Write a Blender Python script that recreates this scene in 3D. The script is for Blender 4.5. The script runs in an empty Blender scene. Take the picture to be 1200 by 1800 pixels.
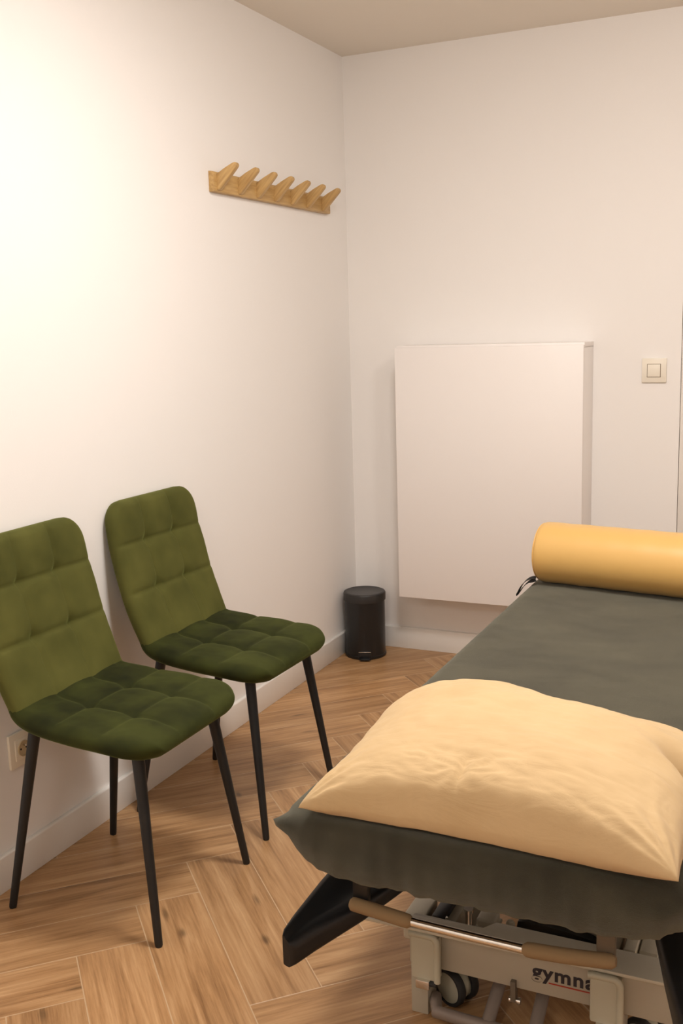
import bpy, bmesh, math, random
from mathutils import Vector, Matrix, noise, Euler
random.seed(7)
scene = bpy.context.scene
C = scene.collection
PI = math.pi

# ------------------------------------------------------------------ camera
CAM = Vector((1.7902258, -3.9497520, 1.3528879))
YAW, PIT, ROL = -0.43809555, 0.17724947, -0.0292492
F_PX = 1819.29
fw = Vector((math.sin(YAW)*math.cos(PIT), math.cos(YAW)*math.cos(PIT), -math.sin(PIT)))
r0 = Vector((math.cos(YAW), -math.sin(YAW), 0)); u0 = r0.cross(fw)
rr = math.cos(ROL)*r0 + math.sin(ROL)*u0
uu = -math.sin(ROL)*r0 + math.cos(ROL)*u0
cd = bpy.data.cameras.new('camera'); cam = bpy.data.objects.new('camera', cd); C.objects.link(cam)
cam.matrix_world = Matrix(((rr.x, uu.x, -fw.x, CAM.x), (rr.y, uu.y, -fw.y, CAM.y), (rr.z, uu.z, -fw.z, CAM.z), (0, 0, 0, 1)))
cd.sensor_fit = 'VERTICAL'; cd.sensor_height = 36; cd.sensor_width = 24
cd.lens = 36*F_PX/1800; cd.clip_start = .05
scene.camera = cam

# ------------------------------------------------------------------ world, lamps, exposure
w = bpy.data.worlds.new('world'); scene.world = w; w.use_nodes = True
w.node_tree.nodes['Background'].inputs[0].default_value = (1, .85, .7, 1)
w.node_tree.nodes['Background'].inputs[1].default_value = .005
def lamp(name, loc, rad, power, kind='POINT', col=(1, .955, .915)):
    l = bpy.data.lights.new(name, kind); l.energy = power; l.color = col
    if kind == 'POINT': l.shadow_soft_size = rad
    else: l.shape = 'DISK'; l.size = 2*rad
    o = bpy.data.objects.new(name, l); C.objects.link(o); o.location = loc
    return o
lamp('ceiling_lamp', (1.15, -2.0, 2.385), .17, 19, 'AREA')
lamp('fill_lamp', (1.75, -1.75, 2.15), .14, 15)  # unseen point lamp, added to brighten the walls against the floor
lamp('fill_lamp', (1.3, -4.3, 2.15), .14, 17)  # unseen fill added on the camera side for floor and table end
scene.view_settings.view_transform = 'Standard'
scene.view_settings.look = 'None'
scene.view_settings.gamma = 1
scene.view_settings.use_curve_mapping = False
scene.view_settings.exposure = .48

# ------------------------------------------------------------------ helpers
def srgb(r, g, b):
    f = lambda c: (c/255/12.92 if c/255 <= .04045 else ((c/255+.055)/1.055)**2.4)
    return (f(r), f(g), f(b), 1)
def mat(name, col, rough=.5, metal=0, bump=0, bscale=200, var=0, vscale=8, sheen=0, sheen_col=None, spec=.5, bdist=.001, coat=0):
    m = bpy.data.materials.new(name); m.use_nodes = True
    nt = m.node_tree; b = nt.nodes['Principled BSDF']
    b.inputs['Base Color'].default_value = col; b.inputs['Roughness'].default_value = rough
    b.inputs['Metallic'].default_value = metal; b.inputs['Specular IOR Level'].default_value = spec
    b.inputs['Sheen Weight'].default_value = sheen; b.inputs['Coat Weight'].default_value = coat
    if sheen_col: b.inputs['Sheen Tint'].default_value = sheen_col; b.inputs['Sheen Roughness'].default_value = .35
    tc = nt.nodes.new('ShaderNodeTexCoord')
    if var:
        n = nt.nodes.new('ShaderNodeTexNoise'); n.inputs['Scale'].default_value = vscale; n.inputs['Detail'].default_value = 5
        nt.links.new(tc.outputs['Object'], n.inputs['Vector'])
        mp = nt.nodes.new('ShaderNodeMapRange'); mp.inputs['From Min'].default_value = .3; mp.inputs['From Max'].default_value = .7
        mp.inputs['To Min'].default_value = 1-var; mp.inputs['To Max'].default_value = 1+var
        nt.links.new(n.outputs['Fac'], mp.inputs['Value'])
        mx = nt.nodes.new('ShaderNodeVectorMath'); mx.operation = 'SCALE'; mx.inputs[0].default_value = col[:3]
        nt.links.new(mp.outputs['Result'], mx.inputs['Scale']); nt.links.new(mx.outputs['Vector'], b.inputs['Base Color'])
    if bump:
        n = nt.nodes.new('ShaderNodeTexNoise'); n.inputs['Scale'].default_value = bscale; n.inputs['Detail'].default_value = 3
        nt.links.new(tc.outputs['Object'], n.inputs['Vector'])
        bp = nt.nodes.new('ShaderNodeBump'); bp.inputs['Strength'].default_value = bump; bp.inputs['Distance'].default_value = bdist
        nt.links.new(n.outputs['Fac'], bp.inputs['Height']); nt.links.new(bp.outputs['Normal'], b.inputs['Normal'])
    return m

def link(name, me, parent=None, smooth=True, m=None):
    o = bpy.data.objects.new(name, me); C.objects.link(o)
    if parent is not None: o.parent = parent
    if m: me.materials.append(m)
    return o
def origin_of(parent):
    v = Vector((0, 0, 0))
    while parent is not None:
        v += parent.location; parent = parent.parent
    return v
def obj(name, bm, m, parent=None, smooth=35, loc=None, wn=False):
    """bmesh in world coordinates -> one mesh object; origin at parent base or loc"""
    base = origin_of(parent) if parent is not None else Vector((0, 0, 0))
    if loc is not None: base = base if parent is not None else Vector(loc)
    bmesh.ops.translate(bm, verts=bm.verts, vec=-base)
    bmesh.ops.recalc_face_normals(bm, faces=bm.faces)
    me = bpy.data.meshes.new(name); bm.to_mesh(me); bm.free()
    me.materials.append(m)
    for p in me.polygons: p.use_smooth = True
    try: me.set_sharp_from_angle(angle=math.radians(smooth))
    except Exception: pass
    o = bpy.data.objects.new(name, me); C.objects.link(o)
    if parent is not None: o.parent = parent
    else: o.location = base
    return o
def thing(name, label, cat, loc, group=None):
    o = bpy.data.objects.new(name, None); C.objects.link(o); o.location = loc; o.empty_display_size = .05
    o['label'] = label; o['category'] = cat
    if group: o['group'] = group
    return o
def tag(o, label, cat, group=None):
    o['label'] = label; o['category'] = cat
    if group: o['group'] = group
    return o
def struct(name, bm, m, loc=None, smooth=35):
    o = obj(name, bm, m, None, smooth, loc); o['kind'] = 'structure'; return o

def box(bm, lo, hi, bev=0, seg=2, mtx=None):
    lo = Vector(lo); hi = Vector(hi)
    r = bmesh.ops.create_cube(bm, size=1)
    vs = r['verts']
    for v in vs: v.co = Vector(((lo.x+hi.x)/2+v.co.x*(hi.x-lo.x), (lo.y+hi.y)/2+v.co.y*(hi.y-lo.y), (lo.z+hi.z)/2+v.co.z*(hi.z-lo.z)))
    if bev:
        es = list({e for v in vs for e in v.link_edges})
        q = bmesh.ops.bevel(bm, geom=es, offset=bev, segments=seg, affect='EDGES', profile=.5)
        vs = list({v for f in q['faces'] for v in f.verts} | {v for v in vs if v.is_valid})
    if mtx is not None: bmesh.ops.transform(bm, matrix=mtx, verts=vs)
    return vs
def nb(*a, **k):
    bm = bmesh.new(); box(bm, *a, **k); return bm
def tube(bm, pts, rads, n=16, cap=True, squash=None):
    pts = [Vector(p) for p in pts]
    if not hasattr(rads, '__len__'): rads = [rads]*len(pts)
    rings = []; up = None
    for i, p in enumerate(pts):
        if i == 0: t = pts[1]-pts[0]
        elif i == len(pts)-1: t = pts[-1]-pts[-2]
        else: t = (pts[i+1]-p).normalized()+(p-pts[i-1]).normalized()
        t.normalize()
        if up is None:
            a = Vector((0, 0, 1)) if abs(t.z) < .9 else Vector((0, 1, 0))
            up = (a-t*a.dot(t)).normalized()
        else: up = (up-t*up.dot(t)).normalized()
        s = t.cross(up)
        k = squash if squash else (1, 1)
        rings.append([bm.verts.new(p+rads[i]*(math.cos(2*PI*j/n)*s*k[0]+math.sin(2*PI*j/n)*up*k[1])) for j in range(n)])
    for a, b in zip(rings, rings[1:]):
        for j in range(n): bm.faces.new((a[j], a[(j+1) % n], b[(j+1) % n], b[j]))
    if cap: bm.faces.new(rings[0][::-1]); bm.faces.new(rings[-1])
    return rings
def lathe(bm, prof, c, axis='Z', n=48, mtx=None):
    """prof: list of (r, h)"""
    c = Vector(c); rings = []; allv = []
    for r, h in prof:
        if r < 1e-6:
            v = bm.verts.new((0, 0, h)); rings.append([v]); allv.append(v)
        else:
            g = [bm.verts.new((r*math.cos(2*PI*j/n), r*math.sin(2*PI*j/n), h)) for j in range(n)]
            rings.append(g); allv += g
    for a, b in zip(rings, rings[1:]):
        if len(a) == 1 and len(b) == 1: continue
        if len(a) == 1: [bm.faces.new((a[0], b[j], b[(j+1) % n])) for j in range(n)]
        elif len(b) == 1: [bm.faces.new((a[(j+1) % n], a[j], b[0])) for j in range(n)]
        else: [bm.faces.new((a[j], a[(j+1) % n], b[(j+1) % n], b[j])) for j in range(n)]
    M = Matrix.Translation(c)
    if mtx is not None: M = M @ mtx
    elif axis == 'X': M = M @ Matrix.Rotation(PI/2, 4, 'Y')
    elif axis == 'Y': M = M @ Matrix.Rotation(-PI/2, 4, 'X')
    bmesh.ops.transform(bm, matrix=M, verts=allv)
def prism(bm, poly, a, b, plane='XZ', bev=0, seg=2):
    """extrude polygon (2-D points) between a and b along the third axis"""
    mk = {'XZ': lambda p, t: (p[0], t, p[1]), 'YZ': lambda p, t: (t, p[0], p[1]), 'XY': lambda p, t: (p[0], p[1], t)}[plane]
    A = [bm.verts.new(mk(p, a)) for p in poly]; B = [bm.verts.new(mk(p, b)) for p in poly]
    n = len(poly); fs = [bm.faces.new(A), bm.faces.new(B[::-1])]
    for i in range(n): fs.append(bm.faces.new((A[i], B[i], B[(i+1) % n], A[(i+1) % n])))
    if bev:
        es = list({e for f in fs for e in f.edges})
        bmesh.ops.bevel(bm, geom=es, offset=bev, segments=seg, affect='EDGES', profile=.5)
def ipol(tab, t):
    """smooth (Catmull-Rom) interpolation through a list of tuples, t in 0..1"""
    n = len(tab)-1; x = min(max(t, 0), 1)*n; i = min(int(x), n-1); f = x-i
    P = [tab[max(i-1, 0)], tab[i], tab[i+1], tab[min(i+2, n)]]
    return tuple(.5*((2*P[1][k])+(-P[0][k]+P[2][k])*f+(2*P[0][k]-5*P[1][k]+4*P[2][k]-P[3][k])*f*f+(-P[0][k]+3*P[1][k]-3*P[2][k]+P[3][k])*f**3) for k in range(len(tab[0])))
def fbm(v, o=4):
    return noise.fractal(Vector(v), 1.0, 2.0, o)

# ------------------------------------------------------------------ materials
M = {}
M['wall'] = mat('wall_paint', srgb(244, 240, 236), .75, bump=.25, bscale=260, bdist=.0006)
M['ceil'] = mat('ceiling_paint', srgb(236, 228, 216), .85, bump=.3, bscale=300, bdist=.0006)
M['trim'] = mat('trim_paint', srgb(240, 236, 230), .35)
M['cab'] = mat('cabinet_laminate', srgb(244, 238, 234), .4, bump=.03, bscale=400)
M['switch'] = mat('switch_plastic', srgb(240, 232, 216), .3)
M['socket'] = mat('socket_plastic', srgb(235, 225, 205), .3)
M['black'] = mat('black_powder_coat', srgb(22, 24, 26), .45, bump=.1, bscale=900, bdist=.0003)
M['binblack'] = mat('bin_black_metal', srgb(24, 24, 25), .32)
M['binlid'] = mat('bin_lid_metal', srgb(40, 38, 37), .4)
M['chrome'] = mat('chrome', (.78, .76, .72, 1), .18, 1)
M['frame'] = mat('frame_grey_enamel', srgb(176, 167, 148), .42, bump=.08, bscale=500, bdist=.0003)
M['frameL'] = mat('frame_light_enamel', srgb(200, 192, 172), .4)
M['framed'] = mat('frame_taupe_enamel', srgb(105, 93, 78), .5)
M['foam'] = mat('foam_grip', srgb(138, 112, 78), .9, bump=.3, bscale=700, bdist=.0005)
M['bracket'] = mat('bracket_plastic', srgb(188, 182, 160), .4)
M['rubber'] = mat('rubber', srgb(38, 36, 34), .7)
M['castor'] = mat('castor_plastic', srgb(165, 160, 140), .45)
M['tubeg'] = mat('base_tube_enamel', srgb(132, 118, 108), .4)
M['vinyl'] = mat('black_vinyl', srgb(24, 25, 27), .38, bump=.15, bscale=500, bdist=.0004)
M['boxblack'] = mat('black_plastic', srgb(18, 18, 22), .35)
M['letter'] = mat('lettering_ink', srgb(38, 34, 42), .5)
M['red'] = mat('red_line_ink', srgb(170, 50, 35), .5)
M['strap'] = mat('black_strap', srgb(20, 19, 18), .7)

# velvet
def velvet(name, ca, cb_, sc):
    m = mat(name, srgb(62, 74, 22), .85, bump=.15, bscale=900, bdist=.0004, spec=.15)
    nt = m.node_tree; b = nt.nodes['Principled BSDF']
    tc = nt.nodes.new('ShaderNodeTexCoord')
    n = nt.nodes.new('ShaderNodeTexNoise'); n.inputs['Scale'].default_value = sc; n.inputs['Detail'].default_value = 3
    nt.links.new(tc.outputs['Object'], n.inputs['Vector'])
    cr = nt.nodes.new('ShaderNodeValToRGB'); cr.color_ramp.elements[0].position = .35; cr.color_ramp.elements[1].position = .65
    cr.color_ramp.elements[0].color = ca; cr.color_ramp.elements[1].color = cb_
    nt.links.new(n.outputs['Fac'], cr.inputs['Fac']); nt.links.new(cr.outputs['Color'], b.inputs['Base Color'])
    b.inputs['Sheen Weight'].default_value = .6; b.inputs['Sheen Roughness'].default_value = .35
    b.inputs['Sheen Tint'].default_value = srgb(150, 160, 90)
    return m
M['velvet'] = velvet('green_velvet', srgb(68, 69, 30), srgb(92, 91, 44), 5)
M['velvet_seat'] = velvet('green_velvet_nap_shade', srgb(24, 27, 10), srgb(56, 60, 24), 7)  # same velvet as the back; the nap's darker look is painted into the colour

def wood(name, c1, c2, axis=1, rot=(0, 0, 0)):
    m = mat(name, c1, .45); nt = m.node_tree; b = nt.nodes['Principled BSDF']
    tc = nt.nodes.new('ShaderNodeTexCoord'); mp = nt.nodes.new('ShaderNodeMapping')
    s = [60, 60, 60]; s[axis] = 5; mp.inputs['Scale'].default_value = s
    mr = nt.nodes.new('ShaderNodeMapping'); mr.inputs['Rotation'].default_value = rot
    n = nt.nodes.new('ShaderNodeTexNoise'); n.inputs['Scale'].default_value = 2.2; n.inputs['Detail'].default_value = 6
    nt.links.new(tc.outputs['Object'], mr.inputs['Vector']); nt.links.new(mr.outputs['Vector'], mp.inputs['Vector']); nt.links.new(mp.outputs['Vector'], n.inputs['Vector'])
    cr = nt.nodes.new('ShaderNodeValToRGB'); cr.color_ramp.elements[0].position = .3; cr.color_ramp.elements[1].position = .7
    cr.color_ramp.elements[0].color = c1; cr.color_ramp.elements[1].color = c2
    nt.links.new(n.outputs['Fac'], cr.inputs['Fac']); nt.links.new(cr.outputs['Color'], b.inputs['Base Color'])
    return m
M['oak'] = wood('oak', srgb(176, 138, 84), srgb(206, 170, 112))
M['oak_peg'] = wood('oak_peg', srgb(176, 138, 84), srgb(210, 174, 116), 0, rot=(0, PI/4, 0))

# cloths
def cloth(name, c1, c2, vscale, weave, wdist, fold=0, sheen=.3, stretch=(1, 1, 1), rough=.9, fine=1400, tint=(1, 1, 1, 1)):
    m = mat(name, c1, rough, spec=.2); nt = m.node_tree; b = nt.nodes['Principled BSDF']
    b.inputs['Sheen Weight'].default_value = sheen; b.inputs['Sheen Roughness'].default_value = .5; b.inputs['Sheen Tint'].default_value = tint
    tc = nt.nodes.new('ShaderNodeTexCoord'); mp = nt.nodes.new('ShaderNodeMapping'); mp.inputs['Scale'].default_value = stretch
    nt.links.new(tc.outputs['Object'], mp.inputs['Vector'])
    n = nt.nodes.new('ShaderNodeTexNoise'); n.inputs['Scale'].default_value = vscale; n.inputs['Detail'].default_value = 6; n.inputs['Distortion'].default_value = .4
    nt.links.new(mp.outputs['Vector'], n.inputs['Vector'])
    cr = nt.nodes.new('ShaderNodeValToRGB'); cr.color_ramp.elements[0].position = .32; cr.color_ramp.elements[1].position = .68
    cr.color_ramp.elements[0].color = c1; cr.color_ramp.elements[1].color = c2
    nt.links.new(n.outputs['Fac'], cr.inputs['Fac']); nt.links.new(cr.outputs['Color'], b.inputs['Base Color'])
    n2 = nt.nodes.new('ShaderNodeTexNoise'); n2.inputs['Scale'].default_value = fine; n2.inputs['Detail'].default_value = 2
    nt.links.new(tc.outputs['Object'], n2.inputs['Vector'])
    bp = nt.nodes.new('ShaderNodeBump'); bp.inputs['Strength'].default_value = weave; bp.inputs['Distance'].default_value = wdist
    nt.links.new(n2.outputs['Fac'], bp.inputs['Height'])
    if fold:
        mp2 = nt.nodes.new('ShaderNodeMapping'); mp2.inputs['Scale'].default_value = (1, 2.6, 2.6); mp2.inputs['Rotation'].default_value = (0, 0, .12)
        nt.links.new(tc.outputs['Object'], mp2.inputs['Vector'])
        n3 = nt.nodes.new('ShaderNodeTexNoise'); n3.inputs['Scale'].default_value = 7; n3.inputs['Detail'].default_value = 4; n3.inputs['Distortion'].default_value = 1.2
        nt.links.new(mp2.outputs['Vector'], n3.inputs['Vector'])
        b2 = nt.nodes.new('ShaderNodeBump'); b2.inputs['Strength'].default_value = fold; b2.inputs['Distance'].default_value = .02
        nt.links.new(n3.outputs['Fac'], b2.inputs['Height']); nt.links.new(bp.outputs['Normal'], b2.inputs['Normal'])
        nt.links.new(b2.outputs['Normal'], b.inputs['Normal'])
    else: nt.links.new(bp.outputs['Normal'], b.inputs['Normal'])
    return m
M['linen'] = cloth('yellow_linen', srgb(196, 168, 126), srgb(206, 178, 136), 6, .25, .0006, fold=.16, sheen=.1, fine=900)
M['terry'] = cloth('grey_green_terry', srgb(40, 37, 27), srgb(66, 62, 48), 6, .8, .002, sheen=.95, tint=srgb(165, 163, 148), stretch=(1, 1.6, 1))
M['bolster'] = mat('yellow_vinyl', srgb(222, 178, 104), .42, bump=.12, bscale=900, bdist=.0003, sheen=.1)

# herringbone wood-look tile
KNOTS = [(-1.160, 1.894), (-.991, 1.994), (-.31, 1.40), (-1.62, 2.25), (-.86, 1.25)]
def floor_mat():
    m = bpy.data.materials.new('herringbone_wood_tile'); m.use_nodes = True
    nt = m.node_tree; N = nt.nodes; L = nt.links; b = N['Principled BSDF']
    def mth(op, a, c=None, d=None):
        n = N.new('ShaderNodeMath'); n.operation = op
        for i, v in enumerate((a, c, d)):
            if v is None: continue
            if isinstance(v, (int, float)): n.inputs[i].default_value = v
            else: L.new(v, n.inputs[i])
        return n.outputs[0]
    geo = N.new('ShaderNodeNewGeometry'); sx = N.new('ShaderNodeSeparateXYZ'); L.new(geo.outputs['Position'], sx.inputs[0])
    X, Y = sx.outputs[0], sx.outputs[1]; a = .1556; q = 1/math.sqrt(2)
    u = mth('DIVIDE', mth('ADD', mth('MULTIPLY', mth('ADD', X, Y), q), 1.396+.0), a)
    v = mth('DIVIDE', mth('SUBTRACT', mth('MULTIPLY', mth('SUBTRACT', X, Y), q), 1.892), a)
    i = mth('FLOOR', u); j = mth('FLOOR', v)
    s = mth('FLOORED_MODULO', mth('ADD', i, j), 8)
    isV = mth('LESS_THAN', s, 3.5); inv = mth('SUBTRACT', 1, isV)
    # V planks run along v
    js = mth('SUBTRACT', j, s); al_v = mth('SUBTRACT', v, js); ac_v = mth('SUBTRACT', u, i)
    is_ = mth('SUBTRACT', i, mth('SUBTRACT', s, 4)); al_u = mth('SUBTRACT', u, is_); ac_u = mth('SUBTRACT', v, j)
    mixf = lambda p, r: mth('ADD', mth('MULTIPLY', p, isV), mth('MULTIPLY', r, inv))
    al = mixf(al_v, al_u); ac = mixf(ac_v, ac_u)
    idA = mixf(i, mth('ADD', is_, 57.3)); idB = mixf(js, mth('ADD', j, 31.7))
    cid = N.new('ShaderNodeCombineXYZ'); L.new(idA, cid.inputs[0]); L.new(idB, cid.inputs[1])
    wn = N.new('ShaderNodeTexWhiteNoise'); wn.noise_dimensions = '2D'; L.new(cid.outputs[0], wn.inputs['Vector'])
    rnd = wn.outputs['Value']
    # grout distance (in plank widths)
    d = mth('MINIMUM', mth('MINIMUM', ac, mth('SUBTRACT', 1, ac)), mth('MINIMUM', al, mth('SUBTRACT', 4, al)))
    gr = N.new('ShaderNodeMapRange'); gr.interpolation_type = 'SMOOTHSTEP'; gr.inputs['From Min'].default_value = .004; gr.inputs['From Max'].default_value = .013
    L.new(d, gr.inputs['Value'])      # 0 in the joint, 1 on the tile
    # grain coordinates
    gc = N.new('ShaderNodeCombineXYZ'); L.new(mth('ADD', mth('MULTIPLY', al, .11), mth('MULTIPLY', rnd, 40)), gc.inputs[0])
    L.new(mth('ADD', mth('MULTIPLY', ac, 1.5), mth('MULTIPLY', rnd, 17)), gc.inputs[1]); L.new(mth('MULTIPLY', rnd, 9), gc.inputs[2])
    n1 = N.new('ShaderNodeTexNoise'); n1.inputs['Scale'].default_value = 3.2; n1.inputs['Detail'].default_value = 7; n1.inputs['Roughness'].default_value = .62; n1.inputs['Distortion'].default_value = .5
    L.new(gc.outputs[0], n1.inputs['Vector'])
    gc2 = N.new('ShaderNodeCombineXYZ'); L.new(mth('ADD', mth('MULTIPLY', al, .35), mth('MULTIPLY', rnd, 31)), gc2.inputs[0])
    L.new(mth('MULTIPLY', ac, 9), gc2.inputs[1]); L.new(mth('MULTIPLY', rnd, 50), gc2.inputs[2])
    n2 = N.new('ShaderNodeTexNoise'); n2.inputs['Scale'].default_value = 2.0; n2.inputs['Detail'].default_value = 5; n2.inputs['Roughness'].default_value = .7
    L.new(gc2.outputs[0], n2.inputs['Vector'])
    cr = N.new('ShaderNodeValToRGB'); e = cr.color_ramp.elements
    e[0].position = .34; e[0].color = srgb(132, 95, 60); e[1].position = .68; e[1].color = srgb(208, 168, 124)
    k = cr.color_ramp.elements.new(.5); k.color = srgb(178, 136, 93)
    L.new(mth('ADD', mth('MULTIPLY', n1.outputs['Fac'], .6), mth('MULTIPLY', n2.outputs['Fac'], .4)), cr.inputs['Fac'])
    # knots
    kc = N.new('ShaderNodeCombineXYZ'); L.new(mth('ADD', mth('MULTIPLY', al, .2), mth('MULTIPLY', rnd, 23)), kc.inputs[0]); L.new(mth('ADD', mth('MULTIPLY', ac, .7), mth('MULTIPLY', rnd, 11)), kc.inputs[1])
    vo = N.new('ShaderNodeTexVoronoi'); vo.voronoi_dimensions = '2D'; vo.inputs['Scale'].default_value = 1.0; L.new(kc.outputs[0], vo.inputs['Vector'])
    kn = N.new('ShaderNodeMapRange'); kn.interpolation_type = 'SMOOTHSTEP'; kn.inputs['From Min'].default_value = .0; kn.inputs['From Max'].default_value = .05
    kn.inputs['To Min'].default_value = .55; kn.inputs['To Max'].default_value = 1
    L.new(mth('ADD', vo.outputs['Distance'], mth('MULTIPLY', mth('SUBTRACT', n2.outputs['Fac'], .5), .08)), kn.inputs['Value'])
    kprod = None      # dark oval knots of the print
    for ku, kv in KNOTS:
        dd = mth('SQRT', mth('ADD', mth('POWER', mth('SUBTRACT', mth('MULTIPLY', mth('ADD', X, Y), q), ku), 2), mth('POWER', mth('MULTIPLY', mth('SUBTRACT', mth('MULTIPLY', mth('SUBTRACT', X, Y), q), kv), .42), 2)))
        kr = N.new('ShaderNodeMapRange'); kr.interpolation_type = 'SMOOTHSTEP'; kr.inputs['From Min'].default_value = .001; kr.inputs['From Max'].default_value = .012
        kr.inputs['To Min'].default_value = .45; kr.inputs['To Max'].default_value = 1
        L.new(mth('ADD', dd, mth('MULTIPLY', mth('SUBTRACT', n2.outputs['Fac'], .5), .012)), kr.inputs['Value'])
        kprod = kr.outputs[0] if kprod is None else mth('MULTIPLY', kprod, kr.outputs[0])
    tone = mth('ADD', .90, mth('MULTIPLY', rnd, .2))
    sc = N.new('ShaderNodeVectorMath'); sc.operation = 'SCALE'; L.new(cr.outputs['Color'], sc.inputs[0]); L.new(mth('MULTIPLY', tone, mth('MULTIPLY', kprod, kn.outputs[0])), sc.inputs['Scale'])
    mx = N.new('ShaderNodeMix'); mx.data_type = 'RGBA'; L.new(gr.outputs[0], mx.inputs['Factor'])
    mx.inputs[6].default_value = srgb(202, 170, 134); L.new(sc.outputs[0], mx.inputs[7])
    L.new(mx.outputs[2], b.inputs['Base Color'])
    b.inputs['Roughness'].default_value = .36; b.inputs['Specular IOR Level'].default_value = .45
    hg = mth('ADD', mth('MULTIPLY', gr.outputs[0], 1.0), mth('MULTIPLY', n2.outputs['Fac'], .35))
    bp = N.new('ShaderNodeBump'); bp.inputs['Strength'].default_value = .5; bp.inputs['Distance'].default_value = .0012
    L.new(hg, bp.inputs['Height']); L.new(bp.outputs['Normal'], b.inputs['Normal'])
    return m
M['floor'] = floor_mat()

# ------------------------------------------------------------------ room
RX, RY, RZ = 3.3, -4.9, 2.4
struct('floor', nb((-.1, RY-.1, -.1), (RX+.1, .1, 0)), M['floor'])
struct('ceiling', nb((-.1, RY-.1, RZ), (RX+.1, .1, RZ+.1)), M['ceil'])
struct('wall_left', nb((-.1, RY, 0), (0, 0, RZ)), M['wall'])
DX0, DX1, DZ = 1.3165, 2.15, 2.06
bm = bmesh.new(); box(bm, (-.1, 0, 0), (DX0-.002, .1, RZ)); box(bm, (DX1+.002, 0, 0), (RX+.1, .1, RZ)); box(bm, (DX0-.002, 0, DZ+.002), (DX1+.002, .1, RZ))
struct('wall_back', bm, M['wall'])
struct('wall_right', nb((RX, RY, 0), (RX+.1, 0, RZ)), M['wall'])
struct('wall_front', nb((-.1, RY-.1, 0), (RX+.1, RY, RZ)), M['wall'])
struct('door_1', nb((DX0, .001, .005), (DX1, .041, DZ), bev=.001), mat('door_paint', srgb(238, 232, 224), .6))
def skirting(name, poly, a, b, plane):
    bm = bmesh.new(); prism(bm, poly, a, b, plane, bev=.0015); struct(name, bm, M['trim'])
bh = .092
skirting('baseboard_left', [(0, 0), (.013, 0), (.013, bh-.003), (.010, bh), (0, bh)], RY, 0, 'XZ')
skirting('baseboard_back', [(0, 0), (-.013, 0), (-.013, bh-.003), (-.010, bh), (0, bh)], .013, DX0-.01, 'YZ')

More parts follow.
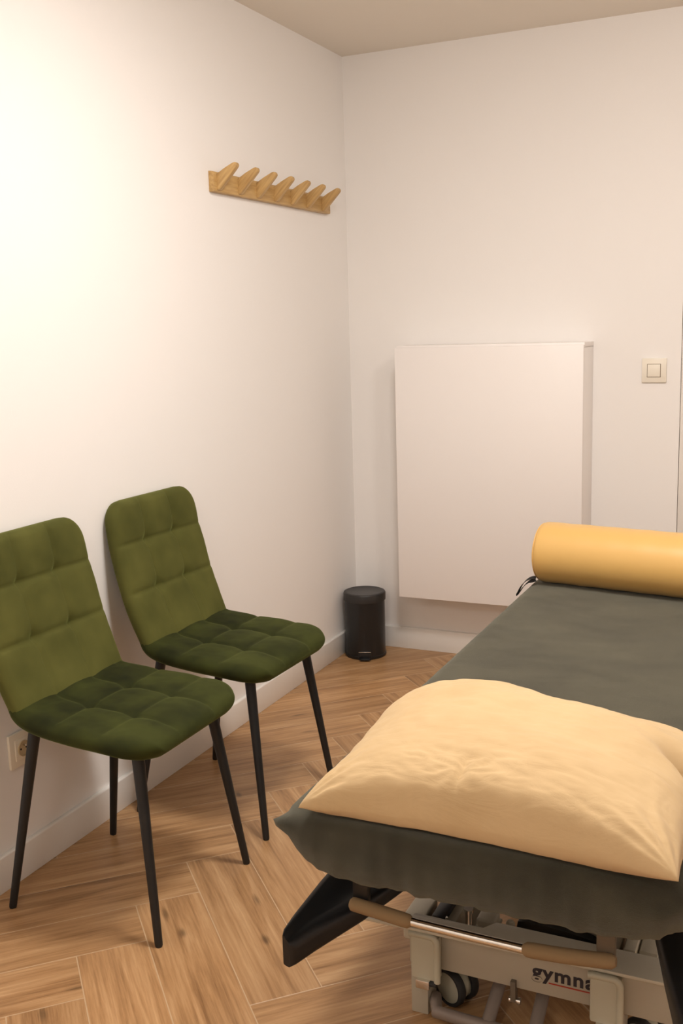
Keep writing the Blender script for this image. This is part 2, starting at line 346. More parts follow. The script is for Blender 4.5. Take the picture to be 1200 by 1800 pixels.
# ------------------------------------------------------------------ chairs
# side profile of the upholstered shell, mid surface: (x, z, half width)
BACK = [(.134, .492, .2), (.104, .56, .204), (.082, .62, .206), (.060, .70, .206), (.043, .77, .204), (.030, .84, .199), (.018, .892, .192)]
SEAT = [(.120, .516, .199), (.135, .492, .203), (.165, .4795, .209), (.22, .4735, .218), (.30, .468, .223), (.38, .464, .224), (.44, .459, .223), (.480, .449, .217), (.500, .434, .208)]
def shell(prof, thick, hs, round0, round1, nu=84, nv=84, dep=.0075, puff=.006):
    """closed padded shell; hs = seam positions along the profile (0..1); rounded ends"""
    bm = bmesh.new()
    # arc length table
    P = [ipol(prof, k/400) for k in range(401)]
    S = [0]
    for k in range(400): S.append(S[-1]+math.hypot(P[k+1][0]-P[k][0], P[k+1][1]-P[k][1]))
    Ltot = S[-1]
    def at(s):
        s = min(max(s, 0), Ltot); lo, hi = 0, 400
        while hi-lo > 1:
            m_ = (lo+hi)//2
            if S[m_] <= s: lo = m_
            else: hi = m_
        f = (s-S[lo])/max(S[hi]-S[lo], 1e-9)
        p = tuple(P[lo][k]*(1-f)+P[hi][k]*f for k in range(3))
        t = Vector((P[hi][0]-P[lo][0], 0, P[hi][1]-P[lo][1])).normalized()
        return p, t
    def samp(n):   # denser near both ends
        return [.5-.5*math.cos(PI*k/n)*(1-.0) if False else (k/n)+(-.115*math.sin(4*PI*k/n)/2 if False else 0) for k in range(n+1)]
    def dense(n):
        out = []
        for k in range(n+1):
            x = k/n; out.append(.55*x+.45*(.5-.5*math.cos(PI*x)))
        return out
    us = dense(nu); vs = [2*x-1 for x in dense(nv)]
    top = []; bot = []
    for a in us:
        s = a*Ltot
        (x, z, hw), t = at(s); nrm = Vector((-t.z, 0, t.x))   # points up / forward
        if (nrm.z < 0 and abs(nrm.z) > abs(nrm.x)) or (nrm.x < 0 and abs(nrm.x) > abs(nrm.z)): nrm = -nrm
        # corner rounding: reduce the half width near the ends
        w_ = hw
        for dist, R in ((s, round0), (Ltot-s, round1)):
            if R > 0 and dist < R: w_ -= R*(1-math.sqrt(max(0, 1-(1-dist/R)**2)))
        rt = []; rb = []
        for v in vs:
            y = v*w_
            # distance to the border
            d = min(w_-abs(y), s if round0 else 9, Ltot-s)
            e = min(max(d/.026, 0), 1); edge = math.sqrt(max(0, 1-(1-e)**2))
            h = thick/2*edge
            # tufting
            td = 0
            for sv in (-1/3, 1/3):
                q = (y/hw-sv)*hw; td += -dep*.5*math.exp(-(q/.006)**2)*(.5+.5*e)*(1-.6*max(0, a-.68)/.32 if len(prof) == 9 else 1)
                for hh in hs:
                    p2 = (a-hh)*Ltot
                    td += -dep*1.5*math.exp(-((q/.019)**2+(p2/.019)**2))*(.6 if hh == .68 else 1)
            for hh in hs:
                p2 = (a-hh)*Ltot; td += -dep*.5*math.exp(-(p2/.006)**2)*(.5+.5*e)*(.45 if hh == .68 else 1)
            edges_u = [0]+list(hs)+[1]
            cu = next((min(max((a-edges_u[k])/(edges_u[k+1]-edges_u[k]), 0), 1) for k in range(len(edges_u)-1) if a <= edges_u[k+1]), 1)
            yy = (y/hw+1)/2*3; cv = yy-math.floor(min(yy, 2.999))
            pf = puff*(math.sin(PI*cu)*math.sin(PI*min(max(cv, 0), 1)))**.6 if 0 < cu < 1 and 0 < cv < 1 else 0
            wr = .0016*fbm((x*14+3, y*14, z*14))
            c = Vector((x, y, z))
            up = (h+(td+pf+wr)*edge)
            rt.append(bm.verts.new(c+nrm*up)); rb.append(bm.verts.new(c-nrm*h))
        top.append(rt); bot.append(rb)
    nU, nV = len(us), len(vs)
    for i in range(nU-1):
        for j in range(nV-1):
            bm.faces.new((top[i][j], top[i+1][j], top[i+1][j+1], top[i][j+1]))
            bm.faces.new((bot[i][j], bot[i][j+1], bot[i+1][j+1], bot[i+1][j]))
    for i in range(nU-1):
        for j in (0, nV-1): bm.faces.new((top[i][j], top[i+1][j], bot[i+1][j], bot[i][j]))
    for j in range(nV-1):
        for i in (0, nU-1): bm.faces.new((top[i][j], top[i][j+1], bot[i][j+1], bot[i][j]))
    bmesh.ops.remove_doubles(bm, verts=bm.verts, dist=.0002)
    bmesh.ops.recalc_face_normals(bm, faces=bm.faces)
    return bm
def make_chair():
    root = thing('dining_chair', '', 'chair', (0, 0, 0))
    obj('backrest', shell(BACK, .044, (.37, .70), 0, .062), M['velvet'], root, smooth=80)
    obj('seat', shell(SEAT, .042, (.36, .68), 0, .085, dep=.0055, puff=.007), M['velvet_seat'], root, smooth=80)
    for fx, sy, tx, ty, ttop in ((.494, -1, .435, -.15, .446), (.494, 1, .435, .15, .446), (.072, -1, .15, -.15, .462), (.072, 1, .15, .15, .462)):
        bm = bmesh.new(); fy = sy*.196
        a = Vector((fx, fy, .0)); b = Vector((tx, ty, ttop)); d = b-a
        tube(bm, [a, a+d*.006, a+d*.02, a+d*.5, b-d*.02, b], [.0075, .0088, .0092, .0115, .0145, .0145], 20)
        for v in bm.verts:
            if v.co.z < .004: v.co.z = 0 if v.co.z < .0015 else v.co.z
        lg = obj('leg', bm, M['black'], root)
    bm = bmesh.new()   # steel plate and ribs under the seat
    box(bm, (.17, -.16, .444), (.42, -.13, .452), .002); box(bm, (.17, .13, .444), (.42, .16, .452), .002); box(bm, (.2, -.15, .442), (.23, .15, .450), .002); box(bm, (.38, -.15, .438), (.41, .15, .446), .002)
    obj('mounting_frame', bm, M['black'], root)
    return root
ch0 = make_chair()
def place_chair(src, loc, rz, label, first=False):
    if first: r = src
    else:
        r = src.copy(); C.objects.link(r)
        for c in src.children:
            k = c.copy(); C.objects.link(k); k.parent = r
    r.location = loc; r.rotation_euler = (0, 0, rz); r['label'] = label
    r['group'] = 'green velvet chairs against the left wall'
    return r
place_chair(ch0, (.006, -2.028, 0), 0, 'green velvet tufted chair nearest the camera, standing before the wall socket', True)
place_chair(ch0, (-.002, -1.492, 0), -.03, 'green velvet tufted chair farther back, closer to the black pedal bin')

# ------------------------------------------------------------------ coat rack
rk = thing('coat_rack', 'light oak wall coat rack with seven slanted pegs, high on the left wall', 'coat rack', (0, -.62, 1.782))
bm = bmesh.new(); prism(bm, [(0, 1.783), (.017, 1.7835), (.019, 1.787), (.019, 1.838), (.015, 1.845), (0, 1.847)], -1.042, -.19, 'XZ', bev=.0012)
obj('back_board', bm, M['oak'], rk)
for y in [-1.012, -.880, -.757, -.633, -.507, -.383, -.252]:
    bm = bmesh.new()
    poly = [(.016, 1.789), (.024, 1.789), (.088, 1.8515), (.0925, 1.858), (.0905, 1.865), (.0845, 1.8695), (.078, 1.867), (.048, 1.8495), (.016, 1.838)]
    prism(bm, poly, y-.011, y+.011, 'XZ', bev=.0035, seg=3)
    for v in bm.verts:   # thinner towards the tip
        k = min(max((v.co.x-.016)/.075, 0), 1); v.co.y = y+(v.co.y-y)*(1.15-.3*k)
    obj('peg', bm, M['oak_peg'], rk)

# ------------------------------------------------------------------ wall cabinet
cb = thing('wall_cabinet', 'shallow white wall cabinet with a plain front on the back wall', 'cabinet', (.635, -.09, .272))
bm = bmesh.new()
cx0, cx1, cy, cz0, cz1 = .271, 1.0, -.18, .274, 1.272
box(bm, (cx0+.001, cy+.020, cz0+.016), (cx0+.017, -.001, cz1-.018), .0008); box(bm, (cx1-.017, cy+.020, cz0+.016), (cx1-.001, -.001, cz1-.018), .0008)
box(bm, (cx0+.017, -.012, cz0+.016), (cx1-.017, -.001, cz1-.018)); box(bm, (cx0+.001, cy+.02, cz0), (cx1-.001, -.001, cz0+.016), .0008)
obj('body', bm, M['cab'], cb)
obj('top_board', nb((cx0, cy+.0195, cz1-.017), (cx1, -.001, cz1), bev=.001), M['cab'], cb)
obj('front_panel', nb((cx0, cy, cz0-.002), (cx1, cy+.018, cz1-.008), bev=.001), M['cab'], cb)

# ------------------------------------------------------------------ switch and socket
sw = thing('light_switch', 'square cream light switch on the back wall right of the white cabinet', 'switch', (1.2215, 0, 1.162))
obj('frame', nb((1.178, -.009, 1.118), (1.265, -.0005, 1.206), bev=.0018), M['switch'], sw)
obj('rocker', nb((1.1985, -.0128, 1.139), (1.2435, -.006, 1.184), bev=.0012), M['switch'], sw)
bm = bmesh.new()
for a in ((1.1968, -.0096, 1.1373, 1.2452, -.0086, 1.1387), (1.2438, -.0096, 1.1373, 1.2452, -.0086, 1.1857), (1.1968, -.0096, 1.1843, 1.2452, -.0086, 1.1857), (1.1968, -.0096, 1.1373, 1.1982, -.0086, 1.1857)): box(bm, a[:3], a[3:])
obj('gap_line', bm, mat('switch_gap', srgb(120, 95, 65), .8), sw)
so = thing('wall_socket', 'cream power socket low on the left wall behind the nearest green chair', 'socket', (0, -2.07, .335))
bm = bmesh.new(); box(bm, (.0005, -2.116, .292), (.009, -2.028, .380), .0018)
obj('frame', bm, M['socket'], so)
bm = bmesh.new(); box(bm, (.006, -2.099, .309), (.0115, -2.045, .363), .0012)
obj('insert', bm, M['socket'], so)
bm = bmesh.new(); lathe(bm, [(.0205, 0), (.0205, .0035), (.0185, .0038), (.0178, .0012), (.0178, .0006), (0, .0006)], (.0112, -2.072, .336), 'X', 40)
obj('recess', bm, mat('socket_recess', srgb(196, 176, 140), .5), so)
bm = bmesh.new()
for dy in (-.0095, .0095): lathe(bm, [(.0026, 0), (.0026, .0012), (0, .0012)], (.0116, -2.072+dy, .336), 'X', 14)
obj('contact_hole', bm, M['boxblack'], so)
bm = bmesh.new(); lathe(bm, [(.0026, 0), (.0026, .008), (.0015, .011), (0, .011)], (.0116, -2.072, .345), 'X', 14)
obj('earth_pin', bm, M['chrome'], so)

# ------------------------------------------------------------------ pedal bin
BX, BY, BR = .1005, -.142, .087
bn = thing('pedal_bin', 'small round black pedal bin standing in the room corner', 'bin', (BX, BY, 0))
bm = bmesh.new(); lathe(bm, [(0, .0), (BR-.004, 0), (BR-.001, .004), (BR-.001, .012), (BR-.004, .014), (BR-.004, .245), (0, .245)], (BX, BY, 0), n=64)
obj('body', bm, M['binblack'], bn)
bm = bmesh.new(); lathe(bm, [(BR-.003, .238), (BR, .239), (BR+.0005, .266), (BR-.002, .2715), (BR-.008, .274), (BR-.012, .2735), (BR-.014, .2725), (0, .2735)], (BX, BY, 0), n=64)
obj('lid', bm, M['binlid'], bn)
bm = bmesh.new(); pa = math.atan2(-1, .38); c_, s_ = math.cos(pa), math.sin(pa)
MP = Matrix.Translation((BX, BY, 0)) @ Matrix.Rotation(pa, 4, 'Z')
box(bm, (BR-.01, -.026, .0), (BR+.001, .026, .034), .002, mtx=MP); box(bm, (BR-.004, -.021, .006), (BR+.024, .021, .012), .002, mtx=MP)
obj('pedal', bm, M['binblack'], bn)
bm = bmesh.new(); box(bm, (BR-.006, -.025, .0335), (BR+.004, .025, .0365), .001, mtx=MP)
obj('pedal_rim', bm, M['chrome'], bn)['label'] = 'bright metal strip over the pedal'
bm = bmesh.new(); box(bm, (-BR-.006, -.03, .225), (-BR+.01, .03, .262), .003, mtx=MP)
obj('hinge', bm, M['binblack'], bn)

# ------------------------------------------------------------------ treatment table
TX0, TX1, TY0, TY1, TZ = .982, 1.665, -2.525, -.655, .55
XC = 1.307
tb = thing('treatment_table', 'height-adjustable treatment table with grey enamel frame, covered by a grey-green sheet', 'treatment table', (XC, -1.5, 0))
obj('mattress', nb((TX0+.012, TY0+.014, .452), (TX1-.012, TY1-.014, TZ-.006), bev=.0445, seg=6), M['vinyl'], tb)
bm = bmesh.new()
for x in (XC-.22, XC+.18): box(bm, (x, -2.46, .412), (x+.04, -.75, .452), .003)
for y in (-2.46, -1.9, -1.3, -.8): box(bm, (XC-.22, y, .413), (XC+.22, y+.04, .451), .003)
obj('upper_frame', bm, M['frame'], tb)
# base chassis
BM0 = -2.222
obj('cross_beam', nb((1.10, BM0, .112), (1.60, -2.190, .203), bev=.004), M['frame'], tb)
bm = bmesh.new(); prism(bm, [(1.010, -2.250), (1.602, -2.240), (1.602, -2.168), (1.262, -2.168), (1.245, -2.200), (1.010, -2.208)], .199, .206, 'XY', bev=.002)
obj('beam_cover', bm, M['frameL'], tb)
for x in (1.100, 1.478):
    obj('foot_column', nb((x, -2.215, 0), (x+.036, -2.165, .166), bev=.003), M['frame'], tb)
for x in (1.100, 1.478):
    obj('foot_column', nb((x, -1.0, 0), (x+.036, -.95, .166), bev=.003), M['frame'], tb)
obj('cross_beam', nb((1.02, -1.0, .112), (1.60, -.945, .183), bev=.004), M['frame'], tb)
bm = bmesh.new()
for x in (1.13, 1.45): box(bm, (x, -2.17, .118), (x+.035, -.99, .160), .003)
obj('side_rail', bm, M['frame'], tb)
bm = bmesh.new(); tube(bm, [(1.142, -2.19, .028), (1.16, -2.232, .026), (1.25, -2.236, .026), (1.42, -2.240, .026), (1.455, -2.19, .028)], .0125, 14)
obj('base_tube', bm, M['tubeg'], tb)
for xx in ((1.268, 1.262), (1.352, 1.352)):
    bm = bmesh.new(); tube(bm, [(xx[0], -2.10, .10), (xx[1], -2.23, .028)], .013, 12)
    obj('strut', bm, M['tubeg'], tb)
# brackets with locking tips
for x in (1.143, 1.488):
    br = None
    bm = bmesh.new(); z0, z1 = .100, .194; yb = -2.254
    box(bm, (x-.030, yb+.006, z0), (x+.026, -2.222, z1-.004), .005)
    R = .014; pts = [(x+.024, yb+.008, z0), (x+.024, yb+.008, z1-R)]
    for k in range(7):
        a = PI/2*k/6; pts.append((x+.024-R+R*math.cos(a), yb+.008, z1-R+R*math.sin(a)))
    pts += [(x-.024, yb+.008, z1), (x-.032, yb+.008, z1-.002)]
    tube(bm, pts, .0065, 12)
    br = obj('lever_bracket', bm, M['bracket'], tb)
    bm = bmesh.new(); box(bm, (x-.018, yb-.001, z0-.016), (x+.010, yb+.020, z0+.002), .002)
    obj('lever_tip', bm, M['chrome'], br)['label'] = 'chrome lever tip'
    bm = bmesh.new(); lathe(bm, [(.006, 0), (.006, .012), (0, .013)], (x+.010, yb+.009, z0-.006), 'X', 16)
    obj('knob', bm, M['rubber'], br)
# castors
def castor(cx, cy, rot, r=.036):
    root = None
    Rm = Matrix.Translation((cx, cy, 0)) @ Matrix.Rotation(rot, 4, 'Z')
    bm = bmesh.new(); lathe(bm, [(.0075, r+.006), (.0075, .135), (0, .135)], (0, 0, 0), n=20, mtx=None)
    lathe(bm, [(r*.80, -.008), (r*.86, 0), (r*.80, .008)], (0, 0, r+.003), 'X', 36)
    bmesh.ops.transform(bm, matrix=Rm, verts=bm.verts)
    root = obj('castor', bm, M['castor'], tb)
    for s in (-1, 1):
        bm = bmesh.new(); prof = [(r*.80, -.0085), (r-.002, -.0085), (r, -.005), (r, .005), (r-.002, .0085), (r*.80, .0085)]
        lathe(bm, prof+[prof[0]], (s*.0185, 0, r), 'X', 48); bmesh.ops.transform(bm, matrix=Rm, verts=bm.verts)
        obj('tyre', bm, M['rubber'], root)
        bm = bmesh.new(); lathe(bm, [(0, -.0095), (r*.5, -.0095), (r*.79, -.007), (r*.80, 0), (r*.79, .007), (r*.5, .0095), (0, .0095)], (s*.0185, 0, r), 'X', 40)
        bmesh.ops.transform(bm, matrix=Rm, verts=bm.verts); obj('wheel_disc', bm, M['castor'], root)
castor(1.172, -2.148, 1.12, .039); castor(1.545, -2.150, 1.2); castor(1.190, -1.05, .2); castor(1.42, -1.05, 1.0)
bm = bmesh.new(); prism(bm, [(1.104, .105), (1.112, .085), (1.118, .100), (1.126, .118), (1.116, .126), (1.108, .160), (1.102, .158)], -2.2175, -2.214, 'XZ', bev=.0008)
obj('latch', bm, M['framed'], tb)
# small hanging linkage with bolt
bm = bmesh.new(); box(bm, (1.307, -2.232, .088), (1.317, -2.214, .130), .001)
lk = obj('linkage', bm, M['framed'], tb)
bm = bmesh.new(); lathe(bm, [(.006, 0), (.006, .006), (.004, .007), (.004, .016), (.0065, .016), (.0065, .022), (0, .022)], (1.304, -2.226, .090), 'X', 14)
obj('bolt', bm, M['chrome'], lk)
# machinery seen between beam and sheet
obj('motor_cover', nb((1.052, -2.135, .1), (1.100, -2.05, .155), bev=.006, seg=3), M['frameL'], tb)
cbx = obj('control_box', nb((1.118, -2.14, .1), (1.146, -2.04, .172), bev=.002), M['boxblack'], tb)
obj('edge_strip', nb((1.148, -2.142, .1), (1.152, -2.137, .174)), M['chrome'], cbx)
obj('gearbox', nb((1.155, -2.10, .06), (1.205, -1.98, .125), bev=.004), M['frame'], tb)
bm = bmesh.new(); lathe(bm, [(.007, .12), (.007, .165), (.010, .165), (.010, .172), (0, .172)], (1.180, -2.09, 0), n=18)
obj('spindle', bm, M['chrome'], tb)
bm = bmesh.new(); box(bm, (1.208, -2.130, .125), (1.246, -2.085, .180), .006, 3); box(bm, (1.206, -2.132, .155), (1.250, -2.083, .163), .003)
obj('clamp_block', bm, M['frame'], tb)
bm = bmesh.new(); lathe(bm, [(.009, .12), (.009, .16), (.006, .165), (0, .165)], (1.268, -2.09, 0), n=18)
obj('spindle', bm, M['frame'], tb)
# light plate with arched edge; black slab stands in for the dark gap below
bm = bmesh.new(); box(bm, (1.27, -2.10, .120), (1.46, -1.2, .128), .002)
obj('chassis_plate', bm, M['frameL'], tb)
bm = bmesh.new()
prism(bm, [(1.27, .120), (1.455, .120), (1.455, .132), (1.42, .143), (1.37, .150), (1.30, .153), (1.275, .150)], -2.062, -2.04, 'XZ', bev=.002)
obj('dark_gap_slab', bm, M['boxblack'], tb)
bm = bmesh.new()
prism(bm, [(1.265, .140), (1.30, .142), (1.37, .142), (1.42, .135), (1.46, .122), (1.46, .17), (1.42, .20), (1.265, .20)], -2.036, -2.018, 'XZ', bev=.002)
obj('arched_plate', bm, M['frameL'], tb)
for x in (1.20, 1.40):
    bm = bmesh.new()
    a = Vector((x, -1.95, .13)); b = Vector((x, -1.2, .42))
    tube(bm, [a, b], .02, 4); obj('scissor_arm', bm, M['frame'], tb)
bm = bmesh.new(); box(bm, (1.497, -2.12, .100), (1.518, -2.03, .178), .002)
obj('motor_cover', bm, M['frameL'], tb)
bm = bmesh.new(); box(bm, (1.522, -2.10, .1), (1.556, -2.0, .168), .002)
obj('motor_cover', bm, M['frameL'], tb)
bm = bmesh.new(); box(bm, (1.49, -2.165, .150), (1.60, -2.0, .158), .002)
obj('chassis_plate', bm, M['frame'], tb)
# hand bar with foam grips
hb = [(1.090, .346), (1.14, .342), (1.20, .339), (1.30, .337), (1.385, .3365), (1.44, .340), (1.525, .349)]
bm = bmesh.new(); tube(bm, [(x, -2.43, z) for x, z in hb], .0078, 16)
bar = obj('foot_bar', bm, M['chrome'], tb)
def grip(tab):
    bm = bmesh.new(); n = 14; pts = []; rd = []
    for k in range(n+1):
        t = k/n; x, z = ipol(tab, t); pts.append((x, -2.43, z)); e = min(t, 1-t)*n
        rd.append(.0125*(math.sqrt(1-(1-min(e/2.0, 1))**2)*.4+.6) if e < 2 else .0125)
    tube(bm, pts, rd, 20); return obj('grip', bm, M['foam'], bar)
grip([(1.073, .349), (1.12, .345), (1.19, .3385)]); grip([(1.384, .3365), (1.46, .342), (1.535, .351)])
for x, mm in ((1.510, 'framed'), (1.083, 'vinyl')):
    bm = bmesh.new(); box(bm, (x-.008, -2.425, .335), (x+.022, -2.41, .455), .003)
    obj('bar_support', bm, M[mm], tb)
# arm rest pads: trapezoid wedges hanging at both sides of the head end
def arm_pad(sgn):
    bm = bmesh.new(); secs = []
    #       y     x_out  x_in  z_out_top z_out_bot z_in_top z_in_bot
    rows = [(-2.512, .979, .992, .316, .256, .298, .252), (-2.50, .975, 1.000, .322, .254, .292, .252), (-2.46, .974, 1.018, .328, .257, .300, .255),
            (-2.36, .976, 1.068, .337, .272, .305, .270), (-2.26, .982, 1.112, .345, .290, .318, .288), (-2.16, .988, 1.150, .352, .300, .328, .298), (-2.06, .992, 1.16, .356, .306, .334, .304)]
    n = 24
    for y, xo, xi, zot, zob, zit, zib in rows:
        if sgn > 0: xi = xo+(xi-xo)*.62; xo -= .02; xi -= .02
        c = [(xo, zob), (xo, zot), (xi, zit), (xi, zib)]; ring = []
        poly = [Vector((a, b)) for a, b in c]
        for k in range(4):      # rounded corners and a concave top
            p, q_, r_ = poly[k-1], poly[k], poly[(k+1) % 4]
            R = .3*min((p-q_).length, (r_-q_).length, .045)
            a = q_+(p-q_).normalized()*R; b = q_+(r_-q_).normalized()*R
            for t in (0, .25, .5, .75, 1): ring.append((1-t)**2*a+2*t*(1-t)*q_+t*t*b)
            nx = poly[(k+1) % 4]; R2 = .3*min((nx-q_).length, (poly[(k+2) % 4]-nx).length, .045)
            e = nx+(q_-nx).normalized()*R2
            for t in (.33, .66):
                m_ = b.lerp(e, t)
                if k == 1: m_.y -= .10*(nx-q_).length*math.sin(PI*t)
                ring.append(m_)
        secs.append([bm.verts.new(((p.x if sgn < 0 else 2*XC-p.x), y, p.y)) for p in ring])
    for a, b in zip(secs, secs[1:]):
        m_ = len(a)
        for j in range(m_): bm.faces.new((a[j], a[(j+1) % m_], b[(j+1) % m_], b[j]))
    bm.faces.new(secs[0]); bm.faces.new(secs[-1])
    o = obj('arm_rest', bm, M['vinyl'], tb, smooth=60)
    return o
arm_pad(-1); arm_pad(1)
for x in (1.09, 2*XC-1.11):
    obj('arm_rest_support', nb((x, -2.2, .33), (x+.02, -2.17, .42), bev=.002), M['framed'], tb)
# maker's lettering on the beam
def lettering(txt, x, y, z, size, off, m, shear=0, parent=None, sx=1):
    cu = bpy.data.curves.new('txt', 'FONT'); cu.body = txt; cu.size = size; cu.offset = off; cu.extrude = .0005; cu.shear = shear; cu.space_character = 1.12
    o = bpy.data.objects.new('tmp', cu); C.objects.link(o)
    dg = bpy.context.evaluated_depsgraph_get(); dg.update()
    me = bpy.data.meshes.new_from_object(o.evaluated_get(dg)); bpy.data.objects.remove(o)
    me.transform(Matrix.Translation((x, y, z)) @ Matrix.Rotation(PI/2, 4, 'X') @ Matrix.Diagonal((sx, 1, 1, 1)))
    me.transform(Matrix.Translation(-origin_of(parent)))
    me.materials.append(m)
    q = bpy.data.objects.new('lettering', me); C.objects.link(q); q.parent = parent
    return q
lettering('gymna', 1.347, BM0-.0004, .1465, .0385, .0011, M['letter'], parent=tb, sx=1.08)
obj('underline', nb((1.378, BM0-.0008, .1385), (1.470, BM0, .1408)), M['red'], tb)['label'] = 'thin red line under the lettering'

# ------------------------------------------------------------------ fitted sheet
def sheet():
    bm = bmesh.new(); R = .062
    hx, hy = (TX1-TX0)/2, (TY1-TY0)/2; cx, cyy = (TX0+TX1)/2, (TY0+TY1)/2
    # outline points with normals
    out = []
    def add(p, n_): out.append((Vector(p), Vector(n_)))
    step = .008
    corners = [(hx, hy), (-hx, hy), (-hx, -hy), (hx, -hy)]
    segs = [((hx, -hy+R), (hx, hy-R), (1, 0), 0), ((hx-R, hy), (-hx+R, hy), (0, 1), PI/2), ((-hx, hy-R), (-hx, -hy+R), (-1, 0), PI), ((-hx+R, -hy), (hx-R, -hy), (0, -1), 1.5*PI)]
    for (a, b, n_, ang) in segs:
        a = Vector(a); b = Vector(b); k = int((b-a).length/step)
        for q in range(k): add(a.lerp(b, q/k), n_)
        cc = b - Vector((math.cos(ang), math.sin(ang)))*R
        for q in range(10):
            t = ang+PI/2*q/10; add(cc+R*Vector((math.cos(t), math.sin(t))), (math.cos(t), math.sin(t)))
    N = len(out)
    # rings: (inset from outline, z, weight of waviness)
    drop = [(.034, 0, 0), (.026, .0006, 0), (.018, .0025, .05), (.010, .007, .15), (.004, .014, .25), (.0005, .024, .4), (-.003, .036, .5), (-.005, .050, .6), (-.0055, .064, .7), (-.004, .078, .8), (-.001, .090, .9), (.003, .099, 1), (.010, .106, 1), (.020, .109, 1), (.032, .107, .8), (.045, .103, .6)]
    rings = []
    ear = Vector((-hx, -hy))
    def prof(inset, dz, wv, p, n_, arc):
        q = p-n_*inset
        cd_ = min((Vector((abs(p.x), abs(p.y)))-Vector((hx, hy))).length, 1)   # distance to nearest corner
        tuck = math.exp(-(cd_/.07)**2)
        if dz > .05: q -= n_*.030*tuck*((dz-.05)/.06)
        wave = wv*(.0016*math.sin(arc*150+5*fbm((arc*9, 0, 1)))+.004*fbm((arc*14, 2, 0)))
        q += n_*wave*.8
        z = TZ-dz*(1-.10*tuck) + wv*.005*fbm((arc*13, 5, 0)) + wv*.0012*math.sin(arc*170+4*fbm((arc*6, 1, 1)))
        # folds on the side faces
        if .02 < dz: q += n_*.0035*fbm((arc*11+dz*9, dz*8, 3))
        return q, z
    arc = 0; arcs = []
    for k in range(N):
        arcs.append(arc); arc += (out[(k+1) % N][0]-out[k][0]).length
    for inset, dz, wv in drop:
        ring = []
        for k, (p, n_) in enumerate(out):
            q, z = prof(inset, dz, wv, p, n_, arcs[k]); ring.append(Vector((cx+q.x, cyy+q.y, z)))
        rings.append(ring)
    inner = []
    for f in [.97, .94, .90, .85, .8, .74, .68, .6, .52, .44, .36, .28, .2, .12, .05]:
        ring = []
        for p, n_ in out:
            q0 = p-n_*.034
            sx_ = q0.x*f; long_ = max(0, hy-.05-hx*.9)
            sy_ = q0.y*f if abs(q0.y) < 1e-6 else q0.y*(f+(1-f)*(long_/hy)*1.0)
            ring.append(Vector((cx+sx_, cyy+sy_, TZ)))
        inner.append(ring)
    allr = inner[::-1]+rings
    for ring in allr:
        for v in ring:
            if v.z > TZ-.003: v.z += .0022*fbm((v.x*5, v.y*4, 0))+.0008*fbm((v.x*25, v.y*18, 4))-.0008
            # pointed ears of gathered cloth at the near corners
            for ex, ey, dx_, dy_, am in ((TX0+.019, TY0+.016, -1.0, -.35, 1), (TX1-.019, TY0+.016, 1, -.55, .8)):
                d_ = math.sqrt((v.x-ex)**2+(v.y-ey)**2+((v.z-(TZ-.026))*1.7)**2)
                k_ = math.exp(-(d_/.017)**2)
                if v.z < TZ-.001: v.x += dx_*.034*k_*am; v.y += dy_*.030*k_*am; v.z += .002*k_*am
                d2 = math.hypot(v.x-(TX0+.055), v.y-(TY0+.035))
    V = [[bm.verts.new(v) for v in r] for r in allr]
    for a, b in zip(V, V[1:]):
        for j in range(N): bm.faces.new((a[j], a[(j+1) % N], b[(j+1) % N], b[j]))
    # fill the middle strip
    r = V[0]; bmesh.ops.contextual_create(bm, geom=list({e for j in range(N) for e in [bm.edges.get((r[j], r[(j+1) % N]))] if e}))
    bmesh.ops.recalc_face_normals(bm, faces=bm.faces)
    bmesh.ops.triangulate(bm, faces=[f for f in bm.faces if len(f.verts) > 4])
    return bm
sh = obj('fitted_sheet', sheet(), M['terry'], None, smooth=80, loc=(XC, -1.59, TZ-.1))
sol = sh.modifiers.new('thickness', 'SOLIDIFY'); sol.thickness = .003; sol.offset = -1
tag(sh, 'grey-green terry fitted sheet stretched over the treatment table', 'sheet')

# ------------------------------------------------------------------ bolster
bo = thing('bolster', 'round yellow vinyl bolster lying across the far end of the treatment table', 'bolster', (XC, -.75, TZ))
BRr = .094; blen = .66; bc = Vector((1.342, -.872, TZ+BRr-.001)); byaw = -.155
prof = [(0, 0), (BRr*.5, 0.0005), (BRr-.014, .001), (BRr-.006, .003), (BRr-.001, .010), (BRr, .018)]
n = 24
for k in range(1, n): prof.append((BRr+.0006*math.sin(k*1.7), .018+(blen-.036)*k/n))
prof += [(BRr, blen-.018), (BRr-.001, blen-.010), (BRr-.006, blen-.003), (BRr-.014, blen-.001), (BRr*.5, blen-.0005), (0, blen)]
bm = bmesh.new(); RB = Matrix.Rotation(byaw, 4, 'Z')
lathe(bm, prof, bc, n=72, mtx=RB @ Matrix.Translation((-blen/2, 0, 0)) @ Matrix.Rotation(PI/2, 4, 'Y'))
for v in bm.verts:
    if v.co.z < TZ+.004: v.co.z = TZ+.004+(v.co.z-TZ-.004)*.2
obj('cover', bm, M['bolster'], bo, smooth=50)
for s in (-1, 1):
    bm = bmesh.new(); ctr = bc+RB @ Vector((s*(blen/2-.002), 0, 0)); m2 = Matrix.Translation(ctr) @ RB
    pts = [(m2 @ Vector((0, (BRr-.006)*math.cos(t), (BRr-.006)*math.sin(t)))) for t in [2*PI*k/60 for k in range(61)]]
    for p in pts: p.z = max(p.z, TZ+.006)
    tube(bm, pts, .0022, 8)
    obj('piping', bm, M['bolster'], bo)
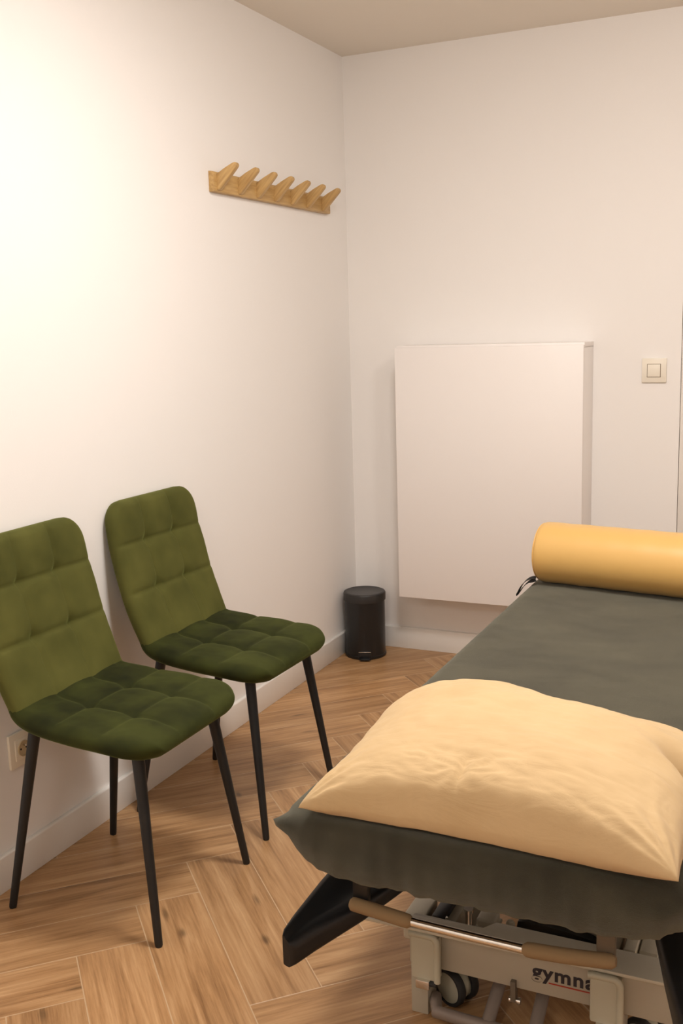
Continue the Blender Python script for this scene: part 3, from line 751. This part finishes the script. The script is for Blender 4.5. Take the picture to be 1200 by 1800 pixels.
# strap loop
e0 = bc+RB @ Vector((-blen/2, -.045, -.075))
def ribbon(pts, wid, th=.0015):
    bm = bmesh.new(); P = [ipol(pts, k/24) for k in range(25)]; rows = []
    for k, p in enumerate(P):
        a = Vector(P[max(k-1, 0)]); b = Vector(P[min(k+1, 24)]); t = (b-a).normalized()
        side = Vector((.25, .9, .35)); side = (side-t*side.dot(t)).normalized(); nn = t.cross(side)
        p = Vector(p); rows.append([bm.verts.new(p+side*wid/2*sg+nn*th/2*sn) for sg, sn in ((-1, -1), (1, -1), (1, 1), (-1, 1))])
    for a, b in zip(rows, rows[1:]):
        for j in range(4): bm.faces.new((a[j], a[(j+1) % 4], b[(j+1) % 4], b[j]))
    bm.faces.new(rows[0]); bm.faces.new(rows[-1][::-1]); return bm
bm = ribbon([(1.010, -0.8830, .572), (0.996, -0.8850, .571), (0.980, -0.8870, .562), (0.965, -0.8880, .543), (0.954, -0.8910, .518), (0.958, -0.8930, .520), (0.972, -0.8950, .542), (0.988, -0.8940, .5585), (1.000, -0.8900, .563), (1.010, -0.8850, .566)], .017)
obj('strap', bm, M['strap'], bo)['label'] = 'black strap loop'

# ------------------------------------------------------------------ pillow
def pillow():
    bm = bmesh.new(); n = 130
    C0 = Vector((1.032, -2.535, .570)); C1 = Vector((1.640, -2.565, .583)); C2 = Vector((1.695, -2.115, .572)); C3 = Vector((1.022, -2.045, .570))
    zt = TZ+.0075
    def pt(s, t, side):
        a, b = (s+1)/2, (t+1)/2
        base = C0*(1-a)*(1-b)+C1*a*(1-b)+C2*a*b+C3*(1-a)*b
        # pincushion edges
        base += Vector((1, 0, 0))*(-s)*(.022 if s > 0 else .034-.020*min(1, max(0, t+.6)))*(1-t*t)*abs(s)**3
        base += Vector((0, 1, 0))*(-t)*(1-s*s)*abs(t)**3*(.018 if t > 0 else .036)
        if t < 0: base.z += .020*(1-s*s)**.7*(-t)**4; base.y += (-t)**6*(.004*fbm((s*5, 3, 1)))
        f = (max(0, 1-abs(s)**2.4)*max(0, 1-abs(t)**2.4))**.5
        g = f**.85
        lump = 1+.10*fbm((s*1.3+5, t*1.3, 2))
        if side > 0:
            z = base.z+.122*g*lump*(1+.16*math.exp(-((s+.38)**2/.25+(t-.45)**2/.35)))
            # notch in the right edge
            z -= .060*math.exp(-(((s-.92)/.16)**2+((t-.10-(.9-s)*.5)/.09)**2))
            # gather in the near edge
            z -= .010*math.exp(-(((s+.12)/.022)**2+((t+.80)/.22)**2))
            ang = math.atan2(t+.9, s+1.0)
            z += .0028*g*fbm((s*2.2, t*5+s*1.2, 7))+.0016*fbm((s*7, t*16, 1))*min(1, 3*f)
            for (cs, ct) in ((-1, -1), (1, -1), (1, 1)):   # creases fanning out of the corners
                rr_ = math.hypot(s-cs, t-ct); th_ = math.atan2(t-ct, s-cs)
                z += .0032*math.sin(th_*17+2*fbm((s*3, t*3, 5)))*math.exp(-(rr_/.42)**2)*min(1, rr_*5)
            rr_ = math.hypot(s+.12, t+.80); th_ = math.atan2(t+.8, s+.12)
            z += .0022*math.sin(th_*9+4*fbm((s*4, t*6, 9)))*math.exp(-(rr_/.22)**2)*min(1, rr_*8)
            z += .0035*fbm((s*14+t*5, t*18, 4))*math.exp(-(((s+.25)/.35)**2+((t+.72)/.2)**2))
            z = max(z, base.z+.006*min(1, g*3))
        else:
            z = base.z-.030*g
            z = min(max(z, zt+.002), base.z)
            if t < 0:    # near side belly sags slightly over the table end
                z = max(base.z-.045*min(1, g*1.5), zt+.0005*fbm((s*9, t*9, 2)))
        p = Vector((base.x, base.y, z))
        # near face bulges outward
        if t < -.5:
            k = math.exp(-((t+1)/.22)**2)*(1-s*s)
            p.y -= (.007 if side > 0 else .009)*k
        return p
    def sp(k):  # denser near the edges
        x = 2*k/n-1; return math.sin(x*PI/2)*.6+x*.4
    T = [[None]*(n+1) for _ in range(n+1)]; B = [[None]*(n+1) for _ in range(n+1)]
    for i in range(n+1):
        for j in range(n+1):
            s, t = sp(i), sp(j); T[i][j] = bm.verts.new(pt(s, t, 1))
            B[i][j] = T[i][j] if i in (0, n) or j in (0, n) else bm.verts.new(pt(s, t, -1))
    for i in range(n):
        for j in range(n):
            bm.faces.new((T[i][j], T[i+1][j], T[i+1][j+1], T[i][j+1])); 
            try: bm.faces.new((B[i][j], B[i][j+1], B[i+1][j+1], B[i+1][j]))
            except ValueError: pass
    bmesh.ops.recalc_face_normals(bm, faces=bm.faces)
    return bm
pw = obj('pillow', pillow(), M['linen'], None, smooth=80, loc=(1.36, -2.33, TZ))
tag(pw, 'pale yellow linen pillow lying on the near end of the treatment table', 'pillow')
